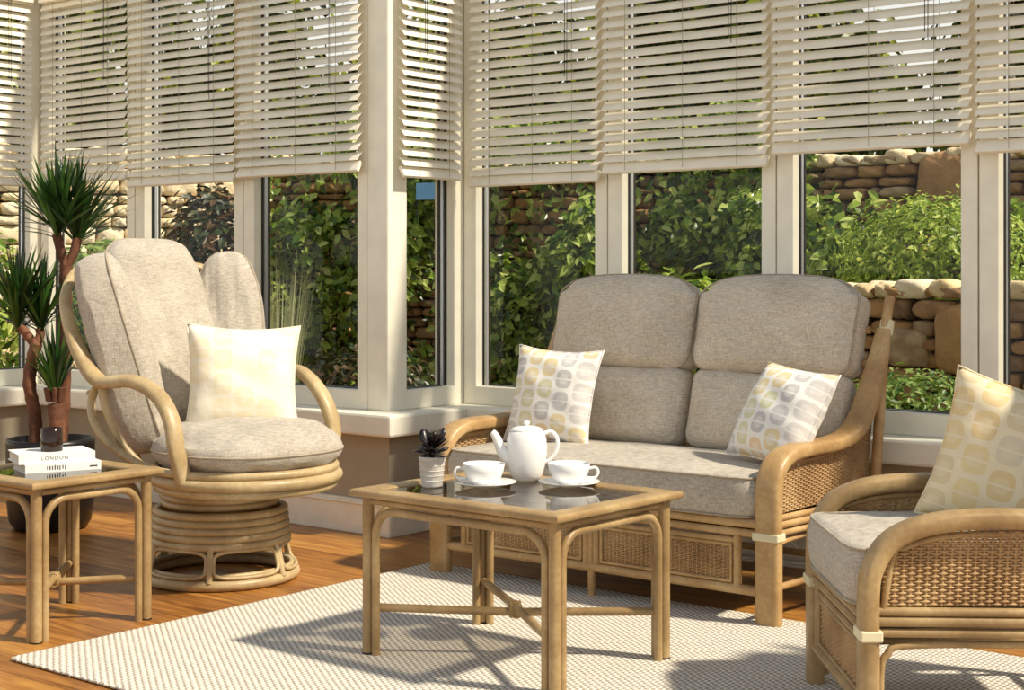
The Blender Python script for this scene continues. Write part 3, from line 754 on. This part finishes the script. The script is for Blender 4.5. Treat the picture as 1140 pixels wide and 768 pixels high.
def cup(loc, rz, label):
    o = thing('teacup', label, 'cup', loc, rz, 'white teacups on the coffee table')
    m = MB(); m.lathe([(0, .003), (.024, .003), (.026, 0), (.030, .001), (.031, .006), (.050, .020), (.060, .042), (.0635, .066), (.0625, .0665), (.058, .043), (.047, .022), (.025, .009), (0, .008)], 36); obj('bowl', m, CERAM, o)
    m = MB(); m.tube(catmull([(.061, 0, .050), (.080, 0, .052), (.088, 0, .038), (.078, 0, .022), (.054, 0, .022)], 6), .0042, 9); obj('handle', m, CERAM, o)
def saucer(loc, label):
    m = MB(); m.lathe([(0, .001), (.030, .0), (.034, .002), (.070, .009), (.092, .016), (.093, .018), (.068, .0125), (.034, .0055), (0, .005)], 40)
    o = obj('saucer', m, CERAM); o.location = loc; tag(o, label, 'saucer', 'white saucers on the coffee table')
c1 = (-2.935, 3.535); c2 = (-2.745, 3.70)
saucer((c1[0], c1[1], TZ), 'white saucer under the cup nearer the small potted plant')
saucer((c2[0], c2[1], TZ), 'white saucer under the cup to the right of the teapot')
cup((c1[0]-.004, c1[1]-.004, TZ+.0058), ax+R(180), 'white teacup nearer the small potted plant, handle to the left')
cup((c2[0], c2[1], TZ+.0058), ax, 'white teacup to the right of the teapot, handle to the right')
pp = thing('potted_succulent', 'small dark leaved succulent in a whitewashed pot on the coffee table', 'potted plant', (-3.068, 3.442, TZ))
POTW = cane('whitewashed_pot', srgb(176,168,158), srgb(206,200,192), srgb(232,228,222), .7)
m = MB(); m.lathe([(0, 0), (.030, 0), (.032, .004), (.0405, .088), (.041, .092), (.037, .092), (.035, .08), (0, .08)], 30); pot = obj('pot', m, POTW, pp)
m = MB()
for z in (.02, .035, .05, .065, .08): m.tube(circ(.0322+z*.093, z, 30), .0013, 5, True)
obj('groove', m, POTW, pot)
m = MB(); m.lathe([(0, .083), (.035, .082)], 20); obj('soil', m, SOIL, pp)
m = MB(); rnd = random.Random(7)
def fat_leaf(m, p, d, L, w, t=.004):
    d = Vector(d).normalized(); s_ = d.cross(Vector((0,0,1))); s_ = s_.normalized() if s_.length > .01 else Vector((1,0,0)); u = s_.cross(d)
    vs = []; prof = [(0, .25), (.25, .7), (.55, 1), (.8, .8), (.95, .35), (1, .05)]
    for f, k in prof:
        c = Vector(p)+d*L*f+Vector((0,0,-.12*L*f*f)); vs += [c+s_*w*k/2, c+u*t*k, c-s_*w*k/2, c-u*t*k*.6]
    fs = []
    for i in range(len(prof)-1):
        for k in range(4): fs.append((i*4+k, i*4+(k+1) % 4, i*4+4+(k+1) % 4, i*4+4+k))
    m.add(vs, fs)
for k in range(34):
    a = 2.4*k; t = k/33; el = .12+1.15*t+rnd.uniform(-.15, .15); h = .01+.035*t
    cx, cy = .018*math.cos(a*.5), .018*math.sin(a*.5)
    fat_leaf(m, (cx, cy, .085+h), (math.cos(a)*math.cos(el), math.sin(a)*math.cos(el), math.sin(el)), rnd.uniform(.040, .062), rnd.uniform(.030, .042), .0028)
obj('leaves', m, SUCC, pp)
m = MB()
for k in range(7):
    a = k*.9; m.tube([(.004*math.cos(a), .004*math.sin(a), .08), (.016*math.cos(a), .016*math.sin(a), .135)], .003, 6)
obj('stem', m, SUCC, pp)

# ------------------------------------------------------------------ books and candle glass on the side table
def text(body, size, M, parent, mat=INK, name='lettering'):
    cu = bpy.data.curves.new(name, 'FONT'); cu.body = body; cu.size = size; cu.extrude = .0003; cu.align_x = 'CENTER'; cu.align_y = 'CENTER'; cu.space_character = 1.3
    t = bpy.data.objects.new(name, cu); COL.objects.link(t); bpy.context.view_layer.update()
    me = bpy.data.meshes.new_from_object(t.evaluated_get(bpy.context.evaluated_depsgraph_get())); bpy.data.objects.remove(t)
    me.materials.clear(); me.materials.append(mat); o = bpy.data.objects.new(name, me); COL.objects.link(o); o.parent = parent; o.matrix_local = M; return o
def book(name_label, loc, rz, L, W, T):
    o = thing('book', name_label, 'book', loc, rz, 'white books stacked on the side table')
    m = MB(); m.box((-L/2, -W/2, 0), (L/2, W/2, .003)); m.box((-L/2, -W/2, T-.003), (L/2, W/2, T)); m.box((-L/2, -W/2, .003), (L/2, -W/2+.003, T-.003)); obj('cover', m, WHITEBK, o)
    m = MB(); m.box((-L/2+.004, -W/2+.003, .003), (L/2-.004, W/2-.005, T-.003)); obj('pages', m, PAGES, o)
    return o
BZ = .493
b1 = book('white book at the bottom of the stack with blurred dark marks on its spine', (-4.327, 2.995, BZ), R(70), .245, .17, .028)
m = MB(); rnd = random.Random(2)
for k in range(8):   # unreadable condensed strokes
    x = -.055+.0085*k+rnd.uniform(-.001, .001); m.box((x, -.0854, .006+rnd.uniform(0, .003)), (x+rnd.uniform(.0022, .0048), -.0849, .0215+rnd.uniform(-.002, .001)))
obj('spine_lettering', m, INK, b1, 'blurred dark spine lettering')
m = MB(); m.box((.085, -.0854, .0095), (.11, -.0849, .0145)); obj('spine_mark', m, INK, b1, 'small dark mark at the spine end')
b2 = book('white book on top of the stack reading LONDON on its spine', (-4.342, 2.985, BZ+.0282), R(68), .245, .17, .032)
text('LONDON', .0165, Matrix.Translation((-.008, -.0852, .0155)) @ Matrix.Rotation(R(90), 4, 'X'), b2)
cj = thing('candle_holder', 'small dark brown glass candle holder on the white books', 'candle holder', (-4.325, 2.975, BZ+.0602))
m = MB(); m.lathe([(0, 0), (.033, 0), (.035, .003), (.035, .075), (.033, .076), (.032, .06), (.0, .058)], 30); obj('glass', m, plain('brown_glass', srgb(40,24,18), .08), cj)
m = MB(); m.lathe([(0, .0585), (.0315, .0585)], 24); obj('wax', m, plain('wax_dark', srgb(80,60,46), .5), cj)

# ------------------------------------------------------------------ dracaena
dr = thing('potted_dracaena', 'tall spiky dracaena with bare stems in a black pot in the corner', 'potted plant', (-5.855, 4.02, 0))
m = MB(); m.lathe([(0, 0), (.135, 0), (.16, .008), (.178, .04), (.188, .12), (.192, .38), (.190, .40), (.178, .40), (.176, .36), (0, .355)], 44); obj('pot', m, DARKPOT, dr)
m = MB(); m.lathe([(0, .368), (.09, .366), (.176, .36)], 30); obj('soil', m, SOIL, dr)
def strap(m, p, d, L, w, droop, rnd):
    d = Vector(d).normalized(); p = Vector(p); s_ = d.cross(Vector((0,0,1))); s_ = s_.normalized() if s_.length > .02 else Vector((1,0,0))
    vs = []; n = 6
    for i in range(n+1):
        f = i/n; c = p + d*L*f + Vector((0,0,-droop*L*f*f)); k = w*(.55+.9*f if f < .5 else 2*(1-f)+.02)/1.0*.5
        up = s_.cross(d).normalized(); vs += [c-s_*k+up*k*.35, c, c+s_*k+up*k*.35]
    fs = []
    for i in range(n):
        b = i*3; fs += [(b, b+1, b+4, b+3), (b+1, b+2, b+5, b+4)]
    m.add(vs, fs)
def crown(parent, p, n, L, seed, spread=1.0, ax_=(0,0,1)):
    rnd = random.Random(seed); m = MB(); ax_ = Vector(ax_).normalized()
    for k in range(n):
        a = rnd.uniform(0, 2*PI); el = rnd.uniform(-.15, 1.0)**1 if rnd.random() < .3 else rnd.uniform(.5, 1.5); el = PI/2-(PI/2-el)*spread
        d = Vector((math.cos(a)*math.cos(el), math.sin(a)*math.cos(el), math.sin(el))) + ax_*.25
        strap(m, Vector(p)+Vector((0,0,rnd.uniform(-.03, .05))), d, L*rnd.uniform(.75, 1.08), rnd.uniform(.017, .026), rnd.uniform(.03, .16), rnd)
    obj('leaf_crown', m, DRAC, parent)
def cam(x, z, depth=0):   # offset across the picture from the pot centre
    return (x*.7803 - depth*.6254, x*.6254 + depth*.7803, z)
def stem(pts, r0, r1):
    m = MB(); q = catmull(pts, 8); n = len(q); rnd = random.Random(len(pts))
    m.tube(q, [(r0+(r1-r0)*i/(n-1))*(1+.10*((i % 3) == 0)+.04*rnd.uniform(-1, 1)) for i in range(n)], 12)
    return obj('stem', m, BARK, dr)
# tall stem, forked at the top
s1 = stem([cam(.03,.36,.05), cam(.045,.62,.05), cam(.05,.95,.05), cam(.055,1.17,.05)], .030, .027)
m = MB(); m.tube(catmull([cam(.055,1.16,.05), cam(.035,1.22,.05), cam(.015,1.31,.04)], 5), .022, 10); m.tube(catmull([cam(.055,1.16,.05), cam(.085,1.22,.06), cam(.10,1.29,.07)], 5), .021, 10); obj('fork', m, BARK, s1)
crown(dr, cam(.02,1.31,.04), 90, .40, 31, .92); crown(dr, cam(.10,1.29,.07), 80, .38, 32, .92)
# middle stem
s2 = stem([cam(-.06,.36,-.03), cam(-.06,.5,-.03), cam(-.085,.66,-.03), cam(-.055,.82,-.03)], .029, .026)
m = MB(); m.tube(catmull([cam(-.055,.81,-.03), cam(-.09,.86,-.04), cam(-.12,.90,-.05)], 5), .02, 10); m.tube(catmull([cam(-.055,.81,-.03), cam(-.045,.86,0), cam(-.05,.89,.0)], 5), .02, 10); obj('fork', m, BARK, s2)
crown(dr, cam(-.13,.90,-.05), 75, .38, 33, .95); crown(dr, cam(-.04,.89,0), 60, .34, 34, .9)
# short stem
s3 = stem([cam(.045,.36,-.06), cam(.05,.45,-.06), cam(.04,.56,-.06)], .036, .034)
m = MB()
for k in range(9):
    a = 2*PI*k/9; c = Vector(cam(.04,.60,-.06)); m.tube([c+Vector((.03*math.cos(a), .03*math.sin(a), -.03)), c+Vector((.04*math.cos(a), .04*math.sin(a), .03))], .012, 7)
obj('leaf_scar', m, BARK, s3)
crown(dr, cam(.04,.60,-.06), 60, .33, 35, .62)

# cable by the wall behind the sofa
m = MB(); m.tube(catmull([(-3.4, 5.23, .006), (-3.1, 5.22, .02), (-2.93, 5.2, .034), (-2.78, 5.2, .033), (-2.72, 5.2, .042), (-2.745, 5.2, .064), (-2.79, 5.2, .099), (-2.86, 5.21, .145)], 8), .0055, 8)
tag(obj('cable', m, CABLE), 'thin white cable looping by the wall behind the sofa', 'cable')

# ------------------------------------------------------------------ the garden
struct('ground', slab((-26, -6, -.3), (14, 30, -.12)), GROUND, 'garden ground outside the windows', 'ground')
def stone_wall(name, label, p0, p1, h, mat, seed, hs=(.045, .10), ws=(.08, .26), boulders=(), thick=.3):
    rnd = random.Random(seed); a, b = Vector((p0[0], p0[1], 0)), Vector((p1[0], p1[1], 0)); L = (b-a).length; ang = math.atan2(b.y-a.y, b.x-a.x)
    o = bpy.data.objects.new(name, None); COL.objects.link(o); o.location = a; o.rotation_euler = (0,0,ang); o.location.z = -.12
    tag(o, label, 'wall'); o['kind'] = 'structure'
    m = MB(); m.box((0, .05, 0), (L, thick, h-.04)); obj('core', m, MORTAR, o)
    m = MB()
    def stone(x0, x1, z0, z1, dep, m):
        bm = bmesh.new(); bmesh.ops.create_cube(bm, size=2); bmesh.ops.subdivide_edges(bm, edges=bm.edges[:], cuts=3, use_grid_fill=True)
        ph = [rnd.uniform(0, 6) for _ in range(4)]; vs = []; bm.verts.index_update()
        for v in bm.verts:
            x, y, z = v.co; g = (abs(x)**5+abs(y)**5+abs(z)**5)**.2; x, y, z = x/g, y/g, z/g
            k = 1+.05*math.sin(5*x+ph[0])+.05*math.sin(4*z+ph[1])
            vs.append(((x0+x1)/2 + x*(x1-x0)/2*k, dep + y*.09*(1+.15*math.sin(4*x+3*z+ph[2])), (z0+z1)/2 + z*(z1-z0)/2*k))
        m.add(vs, [tuple(v.index for v in f.verts) for f in bm.faces]); bm.free()
    z = 0
    while z < h-.02:
        hh = min(rnd.uniform(*hs), h-z+.03); x = rnd.uniform(-.1, 0)
        while x < L:
            w = rnd.uniform(*ws)
            if not any(bx0 < x+w/2 < bx1 and bz0 < z+hh/2 < bz1 for bx0, bx1, bz0, bz1 in boulders):
                stone(x+.006, x+w-.006, z+.004, z+hh-.002, rnd.uniform(.02, .06), m)
            x += w
        z += hh
    for bx0, bx1, bz0, bz1 in boulders: stone(bx0, bx1, bz0, bz1, .0, m)
    obj('stones', m, mat, o); m = MB(); x = -.05
    while x < L:   # coping stones; their paler colour stands in for sunlight on the wall top
        w = rnd.uniform(.10, .24); stone(x+.004, x+w-.004, h-.03, h+.045+rnd.uniform(-.015, .02), .03, m); stone(x+.004, x+w-.004, h-.03, h+.04+rnd.uniform(-.015, .02), .19, m); x += w
    obj('coping', m, STONE_P, o, 'coping stones coloured paler for sunlight on the wall top'); return o
stone_wall('garden_wall', 'tall brown dry stone wall beyond the right windows', (-4.4, 8.6), (2.5, 8.45), 1.93, STONE_W, 3, boulders=[(.62, .97, 1.60, 1.95), (2.6, 2.9, 1.2, 1.5)])
stone_wall('garden_wall', 'low brown stone retaining wall below the hedge', (-4.1, 6.95), (2.0, 6.95), 1.16, STONE_W, 5, (.045, .12), (.10, .26), [(.86, 1.08, .62, .80), (.88, 1.10, .80, .98), (1.14, 1.38, .78, 1.10)])
stone_wall('garden_wall', 'sunlit pale stone wall beyond the far left windows', (-10.6, 3.6), (-8.3, 9.35), 2.1, STONE_P, 8, (.06, .14), (.10, .30))
stone_wall('garden_wall', 'ivy clad garden wall behind the corner', (-8.2, 7.449), (-4.45, 8.85), 1.95, STONE_W, 11)
def leaf(m, p, nrm, size, rnd, asp=.62):
    n = Vector(nrm).normalized(); t = Vector((rnd.uniform(-1, 1), rnd.uniform(-1, 1), rnd.uniform(-1, .1))); t = (t - n*t.dot(n)); t = t.normalized() if t.length > .01 else n.orthogonal(); s_ = n.cross(t)
    p = Vector(p); L = size; w = size*asp/2
    vs = [p, p+t*L*.35+s_*w+n*L*.06, p+t*L*.75+s_*w*.62+n*L*.02, p+t*L-n*L*.10, p+t*L*.75-s_*w*.62+n*L*.02, p+t*L*.35-s_*w+n*L*.06, p+t*L*.5-n*L*.03]
    m.add(vs, [(0,1,6),(1,2,6),(2,3,6),(3,4,6),(4,5,6),(5,0,6)], False)
def ivy(name, label, a, b, z0, z1, n, size, mat, seed, thick=.22, holes=()):
    rnd = random.Random(seed); m = MB(); d = (b-a); L = d.length; d = d.normalized(); nrm = Vector((d.y, -d.x)); sx = nrm
    lumps = [(rnd.uniform(0, L), rnd.uniform(z0, z1), rnd.uniform(.12, .32), rnd.uniform(.2, 1)) for _ in range(int(L*18))]
    k = 0
    while k < n:
        s_ = rnd.uniform(0, L); z = rnd.uniform(z0, z1)
        if any(h0 < s_ < h1 and g0 < z < g1 and rnd.random() < .93 for h0, h1, g0, g1 in holes): continue
        bul = 0
        for ls, lz, lr, lh in lumps:
            q = ((s_-ls)**2+(z-lz)**2)/(lr*lr)
            if q < 1: bul = max(bul, lh*(1-q)**.5)
        if rnd.random() > .085+bul: continue
        off = .03 + thick*bul*rnd.uniform(.45, 1.15)
        p = a + d*s_ + sx*off
        leaf(m, (p.x, p.y, z), (sx.x*1.0+rnd.uniform(-.9, .9), sx.y*1.0+rnd.uniform(-.9, .9), rnd.uniform(-.2, 1.3)), size*rnd.uniform(.55, 1.3), rnd, rnd.uniform(.42, .66)); k += 1
    return tag(obj(name, m, mat), label, 'ivy', None, 'stuff')
ivy('ivy', 'dense green ivy covering the wall outside the corner and middle windows', Vector((-8.25, 7.33)), Vector((-4.5, 8.71)), .0, 2.2, 19000, .078, IVY, 4, .5)
ivy('ivy', 'leafy ivy spilling over the stone wall left of the hedge', Vector((-4.7, 8.3)), Vector((-3.7, 8.3)), .3, 1.62, 1700, .085, IVY, 6, .35)
ivy('ivy', 'small patch of ivy on the stone wall right of the hedge', Vector((-3.55, 8.36)), Vector((-2.9, 8.36)), 1.2, 1.55, 120, .10, IVY, 7, .12)
def bush(name, label, c, rad, n, size, mat, seed, cat='shrub', stemh=.0, asp=.5):
    rnd = random.Random(seed); o = thing(name, label, cat, (c[0], c[1], -.12)); z = c[2]+.12; m = MB()
    for k in range(n):
        a = rnd.uniform(0, 2*PI); e = math.asin(rnd.uniform(-.9, 1)); d = Vector((math.cos(a)*math.cos(e), math.sin(a)*math.cos(e), math.sin(e)))
        bump = 1+.10*math.sin(5*a+seed)*math.cos(4*e)+.06*math.sin(11*a+7*e)
        rr = rnd.uniform(.62, 1)**.6*bump; p = (d.x*rad[0]*rr, d.y*rad[1]*rr, z+d.z*rad[2]*rr)
        leaf(m, p, (d.x+rnd.uniform(-.7, .7), d.y+rnd.uniform(-.7, .7), d.z+rnd.uniform(-.4, .8)), size*rnd.uniform(.6, 1.3), rnd, asp)
    obj('foliage', m, mat, o)
    m = MB()
    for k in range(5):
        a = k*1.26; m.tube(catmull([(.03*math.cos(a), .03*math.sin(a), 0), (.1*rad[0]*math.cos(a), .1*rad[1]*math.sin(a), z*.5), (.5*rad[0]*math.cos(a), .5*rad[1]*math.sin(a), z)], 4), .018, 6)
    obj('stem', m, TRUNK, o); return o
bush('clipped_hedge', 'rounded bright green hedge on top of the low stone wall', (-3.35, 7.84, 1.12), (.60, .38, .44), 7000, .042, HEDGE, 12, 'hedge')
bush('low_shrub', 'low fine leaved green shrub just outside the window behind the sofa end', (-2.83, 6.35, .42), (.36, .3, .30), 2600, .04, SHRUB, 13)
bush('round_bush', 'round green bush in front of the pale stone wall', (-7.55, 5.55, .98), (.36, .36, .36), 1500, .06, SHRUB, 14)
bush('dark_shrub', 'dark shrub with brown leaves seen above the rocking chair wing', (-7.7, 6.5, .92), (.36, .36, .78), 2600, .085, DARKLF, 15)
bush('round_bush', 'dark green bush seen through the far left end window', (-8.75, 5.35, .85), (.5, .5, .62), 1500, .08, IVY, 16)
bush('low_shrub', 'low green shrub behind the rocking chair arm outside', (-5.75, 5.95, .45), (.4, .35, .32), 1500, .055, DARKLF, 17)
bush('leafy_shrub', 'yellow green leafy shrub outside behind the sofa middle', (-4.62, 7.3, .72), (.4, .35, .42), 900, .10, IVY, 18)
pg = thing('ornamental_grass', 'pale feathery grass clump outside the window by the corner post', 'grass', (-6.45, 5.9, -.12))
rnd = random.Random(9); m = MB()
for k in range(150):
    a = rnd.uniform(0, 2*PI); t = rnd.uniform(.02, .16); strap(m, (.06*math.cos(a), .06*math.sin(a), .1), (math.cos(a)*t, math.sin(a)*t, 1), rnd.uniform(.9, 1.35), .010, rnd.uniform(.0, .08), rnd)
obj('blades', m, PALEGR, pg)
m = MB(); m.box((-.13, -.01, -.055), (.13, .01, .055), .004); bb = obj('panel', m, BLUE); bb.location = (-6.62, 7.45, 1.66); bb.rotation_euler = (0, 0, R(15))
tag(bb, 'small blue panel among the ivy in the return window', 'panel')
def tree(label, x, y, h, cr, n, seed, size=.17):
    rnd = random.Random(seed); o = thing('garden_tree', label, 'tree', (x, y, -.12), 0, 'trees beyond the garden walls')
    m = MB(); m.tube(catmull([(0,0,0), (.06,.03,h*.25), (-.05,.05,h*.5), (.03,0,h*.8)], 5), [.13-.09*i/15 for i in range(16)], 9)
    br = []
    for k in range(9):
        a = k*2.4; z0 = h*(.25+.05*k); e = Vector((math.cos(a)*cr*.7, math.sin(a)*cr*.7, z0+cr*.35)); br.append(e); m.tube(catmull([(0,0,z0), (e.x*.5, e.y*.5, z0+.15*cr), e], 4), [.05-.004*i for i in range(9)], 6)
    obj('trunk', m, TRUNK, o)
    m = MB(); cl = [(Vector((rnd.uniform(-1, 1)*cr*.8, rnd.uniform(-1, 1)*cr*.8, rnd.uniform(.28, 1)*h)), rnd.uniform(.3, .55)*cr) for _ in range(44)]
    for k in range(n):
        c, r = cl[k % len(cl)]; d = Vector((rnd.gauss(0, 1), rnd.gauss(0, 1), rnd.gauss(0, 1))).normalized()
        p = c + d*r*rnd.uniform(.4, 1)
        leaf(m, p, (d.x+rnd.uniform(-.8, .8), d.y+rnd.uniform(-.8, .8), d.z+rnd.uniform(-.2, .9)), size*rnd.uniform(.6, 1.3), rnd)
    obj('crown', m, TREELF, o)
TL = [('leafy tree at the far left beyond the pale wall', -16.5, 8.6), ('leafy tree beyond the ivy wall, seen above the tall plant', -19.8, 13.2), ('leafy tree beyond the ivy wall, seen above the rocking chair', -15.6, 13.0), ('leafy tree behind the ivy wall left of the corner post', -11.7, 13.6),
      ('leafy tree seen through the return blind', -14.4, 17.8), ('leafy tree seen through the blind left of the sofa', -9.8, 17.8), ('leafy tree seen through the blind over the sofa', -7.7, 13.4),
      ('leafy tree behind the tall stone wall at the right', -3.8, 13.8)]
for i, (l, x, y) in enumerate(TL): tree(l, x, y, (4.9, 5.4, 4.6, 4.1, 4.4, 3.9, 4.7, 4.9)[i], 1.55, 8500, 40+i, .21)

# ------------------------------------------------------------------ light and camera
w = bpy.data.worlds.new('sky'); bpy.context.scene.world = w; w.use_nodes = True; nt = w.node_tree
bg = nt.nodes['Background']; tc = nd(nt, 'ShaderNodeTexCoord'); sp = nd(nt, 'ShaderNodeSeparateXYZ'); nt.links.new(tc.outputs['Generated'], sp.inputs[0])
r = ramp(nt, [(.0, (1.0, .96, .86, 1)), (.22, (.80, .81, .78, 1)), (.6, (.40, .44, .50, 1)), (1, (.22, .26, .33, 1))]); nt.links.new(sp.outputs[2], r.inputs['Fac']); nt.links.new(r.outputs['Color'], bg.inputs['Color'])
bg.inputs['Strength'].default_value = 1.12
sl = bpy.data.lights.new('sun', 'SUN'); sl.energy = 5.7; sl.angle = R(3.2); sl.color = (1, .89, .70); so = bpy.data.objects.new('sun', sl); COL.objects.link(so)
az, el = (.965, .262), R(49)
dvec = Vector((az[0]*math.cos(el), az[1]*math.cos(el), math.sin(el))); so.rotation_euler = dvec.to_track_quat('Z', 'Y').to_euler(); so.location = (3, 5, 6)
cd = bpy.data.cameras.new('camera'); co = bpy.data.objects.new('camera', cd); COL.objects.link(co)
co.location = (0, 0, 1.15); co.rotation_euler = (R(90), 0, R(38.71)); cd.sensor_width = 36; cd.lens = 36*1700/1140; cd.shift_y = -84/1140; cd.clip_end = 200
sc = bpy.context.scene; sc.camera = co
sc.view_settings.view_transform = 'Standard'; sc.view_settings.look = 'None'; sc.view_settings.gamma = 1; sc.view_settings.use_curve_mapping = False
sc.view_settings.exposure = .0
sc.cycles.max_bounces = 8; sc.cycles.transparent_max_bounces = 24; sc.cycles.caustics_reflective = False; sc.cycles.caustics_refractive = False
